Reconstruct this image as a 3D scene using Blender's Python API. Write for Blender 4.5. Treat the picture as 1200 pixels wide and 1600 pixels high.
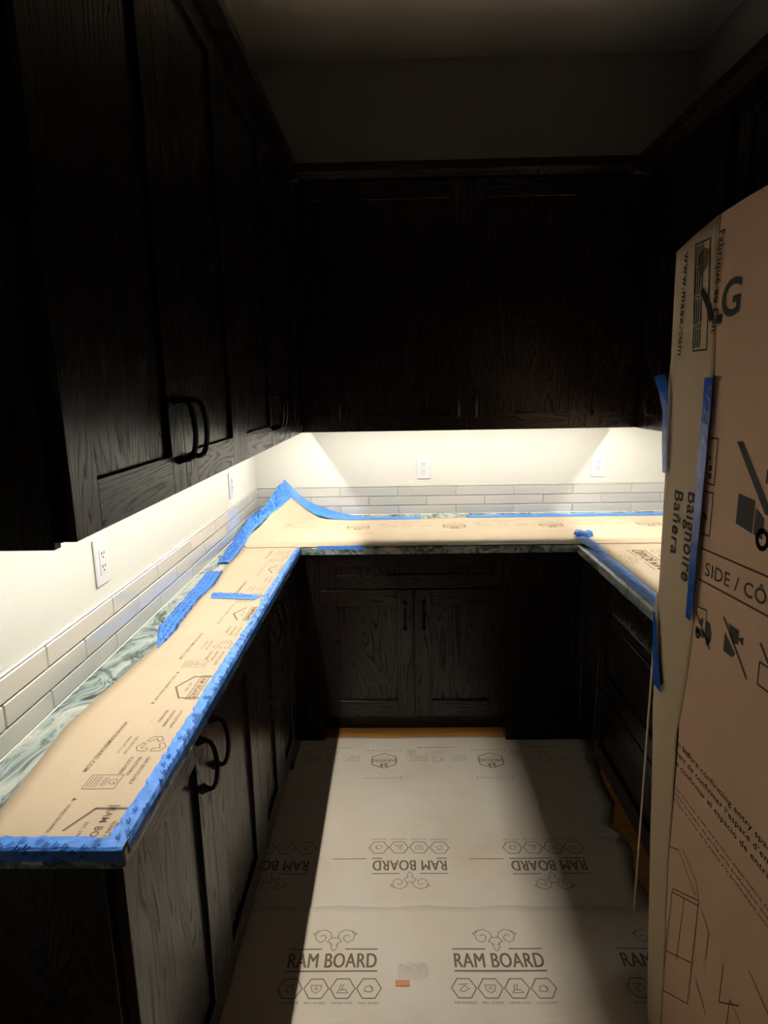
import bpy, bmesh, math, random
from mathutils import Vector, Matrix
random.seed(7)
S = bpy.context.scene
for o in list(bpy.data.objects): bpy.data.objects.remove(o)
COL = S.collection
PI = math.pi
# ------------------------------------------------------------------ camera, world, exposure
cd = bpy.data.cameras.new('camera'); cam = bpy.data.objects.new('camera', cd); COL.objects.link(cam)
F, PITCH, YAW, ROLL = 960.555, .2001, -.0217, .0176
cd.sensor_fit = 'VERTICAL'; cd.sensor_height = 24.0; cd.lens = 24.0*F/1600.0
cd.clip_start = .02
cam.matrix_world = (Matrix.Translation((.7399, -3.185, 1.5715)) @ Matrix.Rotation(-YAW, 4, 'Z') @
                    Matrix.Rotation(PI/2-PITCH, 4, 'X') @ Matrix.Rotation(-ROLL, 4, 'Z'))
S.camera = cam
w = bpy.data.worlds.new('world'); S.world = w; w.use_nodes = True
w.node_tree.nodes['Background'].inputs[0].default_value = (.25, .45, 1, 1)
w.node_tree.nodes['Background'].inputs[1].default_value = .0012
S.view_settings.view_transform = 'Standard'; S.view_settings.look = 'None'
S.view_settings.gamma = 1; S.view_settings.use_curve_mapping = False
S.view_settings.exposure = 0.0
LED_COLOR = (1.0, .945, .83, 1); LED_POWER = 800.0
# ------------------------------------------------------------------ helpers
def tag(o, label=None, cat=None, group=None, kind=None):
    if label: o['label'] = label
    if cat: o['category'] = cat
    if group: o['group'] = group
    if kind: o['kind'] = kind
    return o
def empty(name, loc, label=None, cat=None, group=None, kind=None):
    o = bpy.data.objects.new(name, None); COL.objects.link(o); o.location = loc
    o.empty_display_size = .05
    return tag(o, label, cat, group, kind)
class MB:
    def __init__(s): s.bm = bmesh.new()
    def box(s, x0, x1, y0, y1, z0, z1, bev=0):
        b = bmesh.new()
        M = Matrix.Translation(((x0+x1)/2, (y0+y1)/2, (z0+z1)/2)) @ Matrix.Diagonal((abs(x1-x0), abs(y1-y0), abs(z1-z0), 1))
        bmesh.ops.create_cube(b, size=1, matrix=M)
        if bev: bmesh.ops.bevel(b, geom=b.edges[:], offset=bev, segments=1, affect='EDGES')
        m = bpy.data.meshes.new('tmp'); b.to_mesh(m); b.free(); s.bm.from_mesh(m); bpy.data.meshes.remove(m); return s
    def poly(s, pts):
        try: s.bm.faces.new([s.bm.verts.new(p) for p in pts])
        except ValueError: pass
        return s
    def prism(s, pts, d):      # pts: 3D loop, d: extrusion vector
        d = Vector(d); a = [s.bm.verts.new(p) for p in pts]; b = [s.bm.verts.new(Vector(p)+d) for p in pts]
        n = len(pts); s.bm.faces.new(a); s.bm.faces.new(b[::-1])
        for i in range(n): s.bm.faces.new((a[i], b[i], b[(i+1) % n], a[(i+1) % n]))
        return s
    def grid(s, rows, close=False):
        v = [[s.bm.verts.new(p) for p in r] for r in rows]
        for i in range(len(v)-1):
            for j in range(len(v[i])-1):
                s.bm.faces.new((v[i][j], v[i+1][j], v[i+1][j+1], v[i][j+1]))
        return s
    def tube(s, pts, r, n=8, caps=True, square=False):
        rings = []; pts = [Vector(p) for p in pts]
        rr = r if isinstance(r, (list, tuple)) else [r]*len(pts)
        up = None
        for i, p in enumerate(pts):
            t = (pts[min(i+1, len(pts)-1)]-pts[max(i-1, 0)]).normalized()
            if up is None:
                up = t.cross(Vector((0, 0, 1)) if abs(t.z) < .9 else Vector((1, 0, 0))).normalized()
            up = (up - t*up.dot(t)).normalized(); sd = t.cross(up)
            rings.append([s.bm.verts.new(p+(up*math.cos(2*PI*(k+.5)/n)+sd*math.sin(2*PI*(k+.5)/n))*rr[i]) for k in range(n)])
        for a, b in zip(rings, rings[1:]):
            for k in range(n): s.bm.faces.new((a[k], a[(k+1) % n], b[(k+1) % n], b[k]))
        if caps: s.bm.faces.new(rings[0][::-1]); s.bm.faces.new(rings[-1])
        return s
def woff(o):
    v = Vector((0, 0, 0))
    while o is not None: v = v+o.location; o = o.parent
    return v
def build(mb, name, mat, parent=None, smooth=False, solid=None, origin=None, recalc=True, facing=None):
    """mesh given in world coordinates; object origin at 'origin' (world) or at its parent's origin"""
    if recalc: bmesh.ops.recalc_face_normals(mb.bm, faces=mb.bm.faces[:])
    if facing is not None:
        mb.bm.normal_update()
        if sum((f.normal*f.calc_area()).dot(Vector(facing)) for f in mb.bm.faces) < 0: bmesh.ops.reverse_faces(mb.bm, faces=mb.bm.faces[:])
    base = Vector(origin) if origin is not None else (woff(parent) if parent is not None else Vector((0, 0, 0)))
    bmesh.ops.translate(mb.bm, verts=mb.bm.verts[:], vec=-base)
    m = bpy.data.meshes.new(name); mb.bm.to_mesh(m); mb.bm.free()
    if smooth:
        for p in m.polygons: p.use_smooth = True
    m.materials.append(mat)
    o = bpy.data.objects.new(name, m); COL.objects.link(o)
    if parent is not None: o.parent = parent; o.location = base-woff(parent)
    else: o.location = base
    if solid:
        md = o.modifiers.new('thickness', 'SOLIDIFY'); md.thickness = solid; md.offset = -1
    return o
# ------------------------------------------------------------------ materials
def mat(name, col, rough=.5, spec=.5, metal=0, coat=0, emit=None):
    m = bpy.data.materials.new(name); m.use_nodes = True
    b = m.node_tree.nodes['Principled BSDF']
    b.inputs['Base Color'].default_value = (*col, 1); b.inputs['Roughness'].default_value = rough
    b.inputs['Specular IOR Level'].default_value = spec; b.inputs['Metallic'].default_value = metal
    b.inputs['Coat Weight'].default_value = coat
    return m
class NT:
    def __init__(s, m): s.t = m.node_tree; s.b = s.t.nodes['Principled BSDF']
    def n(s, typ, **k):
        x = s.t.nodes.new(typ)
        for a, v in k.items():
            if a.startswith('i_'):
                key = a[2:].replace('_', ' ')
                x.inputs[int(key) if key.isdigit() else key].default_value = v
            else: setattr(x, a, v)
        return x
    def l(s, a, b): s.t.links.new(a, b)
    def ramp(s, fac, stops, interp='LINEAR'):
        r = s.n('ShaderNodeValToRGB'); e = r.color_ramp; e.interpolation = interp
        while len(e.elements) < len(stops): e.elements.new(.5)
        for q, (p, c) in zip(e.elements, stops): q.position = p; q.color = (*c, 1)
        s.l(fac, r.inputs[0]); return r.outputs[0]
    def coord(s, scale=(1, 1, 1), rnd=True):
        tc = s.n('ShaderNodeNewGeometry'); mp = s.n('ShaderNodeMapping')
        s.l(tc.outputs['Position'], mp.inputs[0]); mp.inputs['Scale'].default_value = scale
        if rnd:
            oi = s.n('ShaderNodeObjectInfo'); ml = s.n('ShaderNodeVectorMath', operation='SCALE'); ml.inputs['Scale'].default_value = 37.
            s.l(oi.outputs['Random'], ml.inputs[0]); s.l(ml.outputs[0], mp.inputs['Location'])
        return mp.outputs[0]
    def math(s, op, a, b=None, c=None):
        m = s.n('ShaderNodeMath', operation=op)
        for i, v in enumerate((a, b, c)):
            if v is None: continue
            if isinstance(v, (int, float)): m.inputs[i].default_value = v
            else: s.l(v, m.inputs[i])
        return m.outputs[0]
    def noise(s, vec, scale, detail=3, rough=.5, dist=0):
        x = s.n('ShaderNodeTexNoise'); x.inputs['Scale'].default_value = scale; x.inputs['Detail'].default_value = detail
        x.inputs['Roughness'].default_value = rough; x.inputs['Distortion'].default_value = dist
        s.l(vec, x.inputs['Vector']); return x.outputs['Fac']
    def bump(s, h, strength=.3, dist=.001):
        x = s.n('ShaderNodeBump'); x.inputs['Strength'].default_value = strength; x.inputs['Distance'].default_value = dist
        s.l(h, x.inputs['Height']); s.l(x.outputs[0], s.b.inputs['Normal'])
def wood(name, axis):
    m = mat(name, (.03, .02, .015), .42, .5); N = NT(m)
    k = .13; sc = [1, 1, 1]; sc[axis] = k
    v = N.coord(sc)
    big = N.noise(v, 7, 2.2, .42, .35)
    rings = N.math('FRACT', N.math('MULTIPLY', big, 34))
    tri = N.math('ABSOLUTE', N.math('SUBTRACT', rings, .5))
    sf = [60, 60, 60]; sf[axis] = 3.5
    fine = N.noise(N.coord(sf), 6, 3, .6)
    patch = N.noise(v, 9, 2)
    line = N.ramp(tri, [(0, (.9, .9, .9)), (.1, (.6, .6, .6)), (.25, (0, 0, 0))])
    f2 = N.ramp(fine, [(.35, (0, 0, 0)), (.65, (1, 1, 1))])
    brk = N.ramp(N.noise(N.coord(sf), 1.6, 2), [(.3, (.15, .15, .15)), (.6, (1, 1, 1))])
    d = N.math('MULTIPLY', N.math('MULTIPLY', line, brk), .7)
    g = N.math('ADD', d, N.math('MULTIPLY', f2, .32))
    col = N.ramp(g, [(0, (.013, .0085, .007)), (.45, (.008, .0045, .0035)), (1, (.003, .0015, .001))])
    N.l(col, N.b.inputs['Base Color'])
    N.l(N.ramp(g, [(0, (.21,)*3), (.6, (.30,)*3), (1, (.5,)*3)]), N.b.inputs['Roughness'])
    N.l(N.ramp(g, [(0, (.46,)*3), (.35, (.37,)*3), (.9, (.12,)*3)]), N.b.inputs['Specular IOR Level'])
    N.bump(N.math('SUBTRACT', 1, g), .3, .0005)
    return m
WZ, WX, WY = wood('espresso_oak_vertical', 2), wood('espresso_oak_lengthwise', 0), wood('espresso_oak_depthwise', 1)
DARK = mat('dark_cabinet_interior', (.012, .009, .008), .6)
BLACK = mat('black_metal', (.012, .012, .013), .38, .5, .6)
def wallmat():
    m = mat('cream_wall_paint', (.44, .44, .405), .6, .25); N = NT(m); v = N.coord(rnd=False)
    h = N.noise(v, 190, 3, .55); h2 = N.noise(v, 60, 2)
    N.bump(N.math('ADD', h, h2), .35, .0012); return m
WALL = wallmat(); CEIL = mat('white_ceiling_paint', (.66, .63, .57), .8, .2)
def floorwood():
    m = mat('orange_subfloor', (.5, .2, .05), .6); N = NT(m); v = N.coord((3, 30, 1), False)
    N.l(N.ramp(N.noise(v, 2, 3), [(.3, (.62, .25, .05)), (.7, (.82, .38, .09))]), N.b.inputs['Base Color']); return m
SUB = floorwood()
def card(name, c, var=.08, rough=.7, dust=None, bumpy=.12):
    m = mat(name, c, rough, .2); N = NT(m); v = N.coord(rnd=False)
    f = N.noise(v, 340, 2, .7); l = N.noise(v, 5, 3)
    g = N.math('ADD', N.math('MULTIPLY', f, .45), N.math('MULTIPLY', l, .55))
    a = tuple(x*(1-var) for x in c); b = tuple(min(1, x*(1+var)) for x in c)
    col = N.ramp(g, [(.35, a), (.65, b)])
    sp = N.n('ShaderNodeTexVoronoi'); sp.inputs['Scale'].default_value = 26; N.l(v, sp.inputs['Vector'])
    mx = N.n('ShaderNodeMix', data_type='RGBA')
    N.l(N.ramp(sp.outputs['Distance'], [(.03, (.5, .5, .5)), (.06, (0, 0, 0))]), mx.inputs['Factor'])
    N.l(col, mx.inputs[6]); mx.inputs[7].default_value = (c[0]*.45, c[1]*.4, c[2]*.35, 1)
    out = mx.outputs[2]
    if dust:
        m2 = N.n('ShaderNodeMix', data_type='RGBA'); d = N.noise(v, 3.5, 5, .65, .3)
        N.l(N.ramp(d, [(.35, (0, 0, 0)), (.65, (.75, .75, .75))]), m2.inputs['Factor'])
        N.l(out, m2.inputs[6]); m2.inputs[7].default_value = (*dust, 1); out = m2.outputs[2]
    N.l(out, N.b.inputs['Base Color'])
    N.bump(N.math('ADD', N.noise(v, 12, 3), N.math('MULTIPLY', f, .15)), bumpy, .004)
    return m
CARD = card('counter_paperboard', (.40, .32, .225), .05)
FCARD = card('dusty_brightened_floor_paperboard', (.76, .65, .52), .08, .75, (.80, .74, .65), .2)  # counter's board lightened here: floor brightness put into the colour, with dust patches
BCARD = card('brown_carton', (.80, .52, .345), .05)
TCARD = card('tan_carton', (.68, .52, .34), .06)
EDGE = mat('pale_cut_paperboard', (.75, .62, .45), .8, .2)
def tapemat(name, c, tr=0):
    m = mat(name, c, .45, .4); N = NT(m); v = N.coord(rnd=False)
    N.l(N.ramp(N.noise(v, 40, 3), [(.3, tuple(x*.8 for x in c)), (.7, tuple(min(1, x*1.15) for x in c))]), N.b.inputs['Base Color'])
    N.bump(N.noise(v, 130, 4, .6), .55, .0016); return m
TAPE = tapemat('blue_masking_tape', (.045, .19, .60))
TAPED = tapemat('deep_blue_tape', (.02, .11, .52)); TAPED.node_tree.nodes['Principled BSDF'].inputs['Roughness'].default_value = .25
TAPEP = tapemat('pale_blue_tape_back', (.30, .38, .55))
INK = mat('grey_brown_ink', (.16, .115, .085), .8, .1)
INKS = mat('soft_ink', (.15, .11, .08), .8, .1)
INKF = mat('faded_floor_ink', (.22, .175, .13), .8, .1)
INKB = mat('black_carton_ink', (.03, .025, .02), .7, .2)
INKG = mat('charcoal_carton_ink', (.075, .068, .055), .7, .2)
INKN = mat('brown_carton_ink', (.12, .055, .02), .7, .2)
INKT = mat('navy_tape_ink', (.012, .07, .27), .6, .2)
PLATE = mat('white_plastic', (.44, .44, .46), .3, .5); SLOT = mat('dark_slot', (.03, .03, .03), .6)
def tilemat():
    m = mat('grey_glass_tile', (.50, .50, .455), .12, .6, 0, .6); N = NT(m)
    oi = N.n('ShaderNodeObjectInfo')
    N.l(N.ramp(oi.outputs['Random'], [(0, (.335, .345, .325)), (.5, (.37, .365, .34)), (1, (.40, .395, .38))]), N.b.inputs['Base Color']); return m
TILE = tilemat(); GROUT = mat('cream_grout', (.60, .595, .55), .8, .2)
TRIM = mat('satin_metal_trim', (.55, .54, .5), .35, .5, .5)
def stone():
    m = mat('grey_green_marble', (.4, .45, .42), .18, .5); N = NT(m); v = N.coord((1, .5, 1), False)
    mp = N.n('ShaderNodeMapping'); mp.inputs['Rotation'].default_value = (0, 0, .35); N.l(v, mp.inputs[0]); v = mp.outputs[0]
    def warp(vec, sc, amt, det=3):
        w_ = N.n('ShaderNodeTexNoise'); w_.inputs['Scale'].default_value = sc; w_.inputs['Detail'].default_value = det; N.l(vec, w_.inputs['Vector'])
        a = N.n('ShaderNodeVectorMath', operation='MULTIPLY_ADD'); N.l(w_.outputs['Color'], a.inputs[0]); a.inputs[1].default_value = (amt,)*3; N.l(vec, a.inputs[2]); return a.outputs[0]
    v1 = warp(v, 4, .38); v2 = warp(v1, 18, .06)
    def bands(vec, sc, k, off):
        st = N.n('ShaderNodeMapping'); st.inputs['Scale'].default_value = (sc, sc*.16, sc); st.inputs['Location'].default_value = (off,)*3; N.l(vec, st.inputs[0])
        n_ = N.noise(st.outputs[0], 1, 4, .6); return N.math('ABSOLUTE', N.math('SUBTRACT', N.math('FRACT', N.math('MULTIPLY', n_, k)), .5))
    a = bands(v2, 9, 5, 0); b = bands(v2, 26, 6, 4.2)
    patch = N.noise(v1, 7, 5, .62)
    g = N.math('ADD', N.math('MULTIPLY', patch, .62), N.math('ADD', N.math('MULTIPLY', a, .42), N.math('MULTIPLY', b, .26)))
    col = N.ramp(g, [(.30, (.035, .045, .045)), (.40, (.12, .155, .15)), (.475, (.24, .29, .275)), (.53, (.28, .325, .305)), (.59, (.35, .375, .335)), (.66, (.45, .44, .375)), (.74, (.31, .34, .31))])
    N.l(col, N.b.inputs['Base Color']); return m
STONE = stone()
LED = mat('led_diffuser', (1, 1, 1)); LED.node_tree.nodes['Principled BSDF'].inputs['Emission Color'].default_value = LED_COLOR
LED.node_tree.nodes['Principled BSDF'].inputs['Emission Strength'].default_value = LED_POWER
ALU = mat('aluminium_channel', (.6, .6, .6), .4, .5, 1)
FILM = mat('clear_film', (.9, .9, .9), .08, .8); FILM.node_tree.nodes['Principled BSDF'].inputs['Alpha'].default_value = .12
ORANGE = mat('orange_label', (.75, .3, .12), .5)
# ------------------------------------------------------------------ print helper (flat printing laid on a surface through a mapping)
_glyph = {}
def glyphs(txt, bold):
    key = (txt, bold)
    if key not in _glyph:
        c = bpy.data.curves.new('t', 'FONT'); c.body = txt; c.size = 1; c.resolution_u = 4; c.offset = bold; c.align_x = 'LEFT'; c.space_character = 1.05+bold*4
        o = bpy.data.objects.new('t', c); me = bpy.data.meshes.new_from_object(o)
        vs = [(v.co.x, v.co.y) for v in me.vertices]; fs = [tuple(p.vertices) for p in me.polygons]
        bpy.data.objects.remove(o); bpy.data.curves.remove(c); bpy.data.meshes.remove(me)
        x0 = min(v[0] for v in vs); x1 = max(v[0] for v in vs)
        _glyph[key] = ([(x-x0, y) for x, y in vs], fs, x1-x0)
    return _glyph[key]
class Pr:
    def __init__(s): s.v = []; s.f = []
    def quad(s, pts):
        n = len(s.v); s.v += pts; s.f.append(tuple(range(n, n+len(pts)))); return s
    def line(s, pts, wd, closed=False):
        P = [Vector((p[0], p[1])) for p in pts]
        segs = list(zip(P, P[1:])) + ([(P[-1], P[0])] if closed else [])
        for a, b in segs:
            d = b-a
            if d.length < 1e-6: continue
            d.normalize(); n = Vector((-d.y, d.x))*wd/2; e = d*wd*.3
            s.quad([tuple(a-n-e), tuple(b-n+e), tuple(b+n+e), tuple(a+n-e)])
        return s
    def rect(s, x0, y0, x1, y1): return s.quad([(x0, y0), (x1, y0), (x1, y1), (x0, y1)])
    def arc(s, cx, cy, r, a0, a1, wd, n=14, ry=None):
        ry = ry or r
        return s.line([(cx+r*math.cos(a0+(a1-a0)*i/n), cy+ry*math.sin(a0+(a1-a0)*i/n)) for i in range(n+1)], wd)
    def text(s, txt, x, y, cap, width=None, bold=.0, align='c', rot=0):
        vs, fs, wd = glyphs(txt, bold); k = cap/.73; kx = (width/wd) if width else k
        ox = {'c': -wd*kx/2, 'l': 0, 'r': -wd*kx}[align]; n = len(s.v); c, sn = math.cos(rot), math.sin(rot)
        for a, b in vs:
            px, py = ox+a*kx, b*k; s.v.append((x+px*c-py*sn, y+px*sn+py*c))
        s.f += [tuple(i+n for i in f) for f in fs]; return s
    def build(s, name, m, parent, fn, ok=None, label=None):
        fs = s.f
        if ok: fs = [f for f in s.f if all(ok(*s.v[i]) for i in f)]
        if not fs: return None
        used = sorted({i for f in fs for i in f}); ix = {k: i for i, k in enumerate(used)}
        off = woff(parent)
        me = bpy.data.meshes.new(name)
        me.from_pydata([tuple(Vector(fn(*s.v[i]))-off) for i in used], [], [tuple(ix[i] for i in f) for f in fs])
        me.materials.append(m); o = bpy.data.objects.new(name, me); COL.objects.link(o); o.parent = parent
        if name in ('printed_lettering', 'printed_paragraph', 'printed_drawing', 'printed_symbols'): o['kind'] = 'stuff'
        if label: o['label'] = label
        return o
# ------------------------------------------------------------------ room shell
W = 2.14; H = 3.05; YF = -4.6
ZT = 1.061
def slab(name, *b, m=WALL):
    mb = MB(); mb.box(*b); o = build(mb, name, m, origin=(b[0], b[2], b[4])); o['kind'] = 'structure'; return o
floor = slab('floor', -.1, W+.1, YF, .1, -.05, 0, m=SUB)
ceil = slab('ceiling', -.1, W+.1, YF, .1, H, H+.05, m=CEIL)
wl = slab('wall_left', -.1, 0, YF, 0, 0, H)
wr = slab('wall_right', W, W+.1, YF, 0, 0, H)
wb = slab('wall_back', -.1, W+.1, 0, .1, 0, H)
# tiled splash: three courses of glass tile, each tile its own piece on the wall
rows = [(1.0125, 1.0595), (.9630, 1.0095), (.9175, .9600)]
def tiles(wall, fn, a_max, offs, r0):
    """fn(a, out, z) -> world; a = distance along wall"""
    g = MB()
    lo = fn(0, .0002, .9155); hi = fn(a_max, .0052, 1.0610)
    g.box(min(lo[0], hi[0]), max(lo[0], hi[0]), min(lo[1], hi[1]), max(lo[1], hi[1]), .9155, 1.061)
    build(g, 'grout', GROUT, wall)
    t = MB(); lo = fn(0, .0002, 1.0612); hi = fn(a_max, .0125, 1.068)
    t.box(min(lo[0], hi[0]), max(lo[0], hi[0]), min(lo[1], hi[1]), max(lo[1], hi[1]), 1.0612, 1.068, .0015)
    build(t, 'tile_trim', TRIM, wall)
    c = MB(); lo = fn(0, .0055, .9150); hi = fn(a_max, .012, .9175)
    c.prism([fn(0, .0055, .9152), fn(0, .012, .9152), fn(0, .0055, .922)], Vector(fn(a_max, 0, 0))-Vector(fn(0, 0, 0)))
    build(c, 'caulk_line', GROUT, wall)
    cache = {}
    for ri, (z0, z1) in enumerate(rows):
        a = offs[ri]
        while a > .0: a -= .3033
        while a < a_max:
            s0, s1 = max(a+.0013, .009), min(a+.3033-.0013, a_max)
            if s1-s0 > .004:
                key = (round(s1-s0, 4), ri)
                if key not in cache:
                    mb = MB(); p0 = fn(0, .0054, 0); p1 = fn(s1-s0, .0118, z1-z0)
                    mb.box(min(p0[0], p1[0]), max(p0[0], p1[0]), min(p0[1], p1[1]), max(p0[1], p1[1]), 0, z1-z0, .0022)
                    base = Vector(fn(0, 0, 0)); bmesh.ops.translate(mb.bm, verts=mb.bm.verts[:], vec=-base)
                    me = bpy.data.meshes.new('tile'); bmesh.ops.recalc_face_normals(mb.bm, faces=mb.bm.faces[:]); mb.bm.to_mesh(me); mb.bm.free(); me.materials.append(TILE)
                    cache[key] = me
                o = bpy.data.objects.new('tile', cache[key]); COL.objects.link(o); o.parent = wall
                o.location = Vector(fn(s0, 0, z0))-woff(wall)
            a += .3033
tiles(wl, lambda a, o, z: (o, -a, z), 2.44, (.796, .796+.1517, .796), 0)
tiles(wb, lambda a, o, z: (a, -o, z), W, (.442, .592, .442), 0)
tiles(wr, lambda a, o, z: (W-o, -a, z), 1.6, (.3, .45, .3), 0)
# ------------------------------------------------------------------ cabinets
def handle_mesh(axis):
    """bow handle standing along z; axis 'x+','x-','y-' = direction it projects"""
    d = {'x+': Vector((1, 0, 0)), 'x-': Vector((-1, 0, 0)), 'y-': Vector((0, -1, 0))}[axis]
    mb = MB(); h = .058
    pts = [d*.0+Vector((0, 0, h)), d*.018+Vector((0, 0, h)), d*.025+Vector((0, 0, h*.93))]
    for i in range(1, 10):
        z = h*.93*(1-2*i/10); pts.append(d*(.026+.010*(1-(z/h)**2))+Vector((0, 0, z)))
    pts += [d*.025+Vector((0, 0, -h*.93)), d*.018+Vector((0, 0, -h)), d*0+Vector((0, 0, -h))]
    mb.tube(pts, [.0055]*len(pts), 6)
    for s in (1, -1): mb.tube([Vector((0, 0, s*h)), d*.004+Vector((0, 0, s*h)), d*.016+Vector((0, 0, s*h))], [.0125, .0105, .005], 4)
    bmesh.ops.recalc_face_normals(mb.bm, faces=mb.bm.faces[:])
    me = bpy.data.meshes.new('handle'); mb.bm.to_mesh(me); mb.bm.free(); me.materials.append(BLACK); return me
HM = {k: handle_mesh(k) for k in ('x+', 'x-', 'y-')}
def front(cab, kind, side, face, a0, a1, z0, z1, handle=None, st=.075, rl=.075):
    """shaker door or drawer front; side 'x+','x-','y-'; face = coordinate of the outer face; a = run coordinate"""
    T = .0195; G = .0006; a0 += G; a1 -= G; z0 += G; z1 -= G
    sg = 1 if side == 'x+' else -1
    def bx(mb, p0, p1, q0, q1, t0, t1, bev=0):
        u0, u1 = face-sg*t0, face-sg*t1
        if side[0] == 'x': mb.box(min(u0, u1), max(u0, u1), p0, p1, q0, q1, bev)
        else: mb.box(p0, p1, min(u0, u1), max(u0, u1), q0, q1, bev)
    c = Vector((face-sg*T/2, (a0+a1)/2, z0)) if side[0] == 'x' else Vector(((a0+a1)/2, face-sg*T/2, z0))
    mb = MB(); bx(mb, a0+st-.006, a1-st+.006, z0+rl-.006, z1-rl+.006, .0105, .0165)
    d = build(mb, kind, WZ, cab, origin=c)
    for q0, q1 in ((a0, a0+st), (a1-st, a1)):
        mb = MB(); bx(mb, q0, q1, z0, z1, 0, T, .0012); build(mb, 'stile', WZ, d)
    for q0, q1 in ((z0, z0+rl), (z1-rl, z1)):
        mb = MB(); bx(mb, a0+st+.0002, a1-st-.0002, q0, q1, .0002, T, .0010); build(mb, 'rail', WY if side[0] == 'x' else WX, d)
    if handle:
        ha, hz = handle; o = bpy.data.objects.new('handle', HM[side]); COL.objects.link(o); o.parent = d
        p = Vector((face, ha, hz)) if side[0] == 'x' else Vector((ha, face, hz)); o.location = p-woff(d)
    return d
ZU, ZUT, ZREC = 1.372, 2.437, 1.4500
def upper(label, side, back, frame, a0, a1, doors, face, zb=ZU, group='espresso wall cabinets with shaker doors'):
    """carcass with recessed bottom so the lamp strip hides behind the face frame"""
    if side[0] == 'x': loc = ((back+frame)/2, (a0+a1)/2, zb)
    else: loc = ((a0+a1)/2, (back+frame)/2, zb)
    cab = empty('wall_cabinet', loc, label, 'cabinet', group)
    sg = 1 if side == 'x+' else -1
    def bx(mb, u0, u1, p0, p1, q0, q1):
        if side[0] == 'x': mb.box(min(u0, u1), max(u0, u1), p0, p1, q0, q1)
        else: mb.box(p0, p1, min(u0, u1), max(u0, u1), q0, q1)
    mb = MB(); fr = frame-sg*.0185
    e = .0006
    bx(mb, back+sg*e, fr-sg*e, a0+e+.016, a1-e-.016, zb+.031, ZUT+.003)
    bx(mb, back+sg*e, fr-sg*e, a0+e, a0+e+.0155, zb+.031, ZUT+.003)
    bx(mb, back+sg*e, fr-sg*e, a1-e-.0155, a1-e, zb+.031, ZUT+.003)
    build(mb, 'carcass', DARK, cab)
    mb = MB(); u0, u1 = fr, frame-sg*.0006
    bx(mb, u0, u1, a0+e, a1-e, zb+.030, zb+.076)
    bx(mb, u0, u1, a0+e, a1-e, ZUT-.05, ZUT+.003)
    for s0, s1 in ((a0+e, a0+.02), (a1-.02, a1-e)): bx(mb, u0, u1, s0, s1, zb+.0765, ZUT-.0505)
    build(mb, 'face_frame', WY if side[0] == 'x' else WX, cab)
    for sm in sorted({q for d in doors for q in d[:2]}):  # added blockers: stop lamp strip light showing through the gaps between doors
        mb = MB(); bx(mb, frame-sg*.0002, frame-sg*.0022, max(sm-.008, a0+e), sm+.008, zb+.001, zb+.0298)
        build(mb, 'seam_light_block', DARK, cab)
    for (d0, d1, ha) in doors:
        front(cab, 'door', side, face, d0, d1, zb, ZUT, (ha, zb+.122) if ha is not None else None)
    return cab
# left run
A = upper('near left wall cabinet with two espresso shaker doors and lit lower rails', 'x+', 0, .286, -2.384, -1.4705,
          [(-2.384, -1.927, -1.962), (-1.927, -1.4705, -1.888)], .3055)
mb = MB(); mb.box(.0005, .2838, -2.402, -2.3845, 1.366, ZUT+.003, .001); build(mb, 'end_panel', WZ, A)
mb = MB(); mb.box(.0005, .2855, -2.3838, -2.370, 1.372, 1.4025); build(mb, 'bottom_return', WY, A)
B = upper('far left wall cabinet reaching into the corner above the curled paper', 'x+', 0, .286, -1.470, -.3345,
          [(-1.470, -.956, -.993), (-.956, -.445, -.921)], .3055)
mb = MB(); mb.box(.2865, .3050, -.4445, -.3345, ZU, ZUT); build(mb, 'filler_strip', WZ, B)
mb = MB(); mb.box(.2865, .3045, -.3335, -.0015, ZU, ZU+.076); build(mb, 'light_rail', WY, B)
mb = MB(); mb.box(.0006, .2855, -.3338, -.0015, ZU+.031, ZUT+.003); build(mb, 'blind_corner', DARK, B)
# back run
C1 = upper('narrow single door wall cabinet in the back left corner', 'y-', -.0005, -.314, .3062, .5188, [(.3062, .5188, .486)], -.3335)
C2 = upper('wide two door wall cabinet in the middle of the back wall', 'y-', -.0005, -.314, .5195, 1.6045, [(.5195, 1.065, 1.025), (1.065, 1.6045, 1.105)], -.3335)
C3 = upper('narrow single door wall cabinet in the back right corner', 'y-', -.0005, -.314, 1.6052, 1.8338, [(1.6052, 1.8338, 1.640)], -.3335)
# right run
D1 = upper('right wall cabinet beside the corner, mostly hidden by the carton', 'x-', W, 1.8555, -1.02, -.3345, [(-.96, -.47, -.51)], 1.836)
mb = MB(); mb.box(1.8365, 1.855, -.4695, -.3345, ZU, ZUT); build(mb, 'filler_strip', WZ, D1)
mb = MB(); mb.box(1.8370, 1.8550, -.3335, -.0015, ZU, ZU+.076); build(mb, 'light_rail', WY, D1)
mb = MB(); mb.box(1.8562, W-.0006, -.3338, -.0015, ZU+.031, ZUT+.003); build(mb, 'blind_corner', DARK, D1)
D2 = upper('right wall cabinet behind the tall carton', 'x-', W, 1.8555, -1.600, -1.0205, [(-1.600, -1.31, -1.35), (-1.31, -1.0205, -1.27)], 1.836)
D3 = upper('short wall cabinet high on the right above the tall carton', 'x-', W, 1.8555, -2.56, -1.6005, [(-2.56, -2.08, None), (-2.08, -1.6005, None)], 1.836, zb=1.98)
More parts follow.
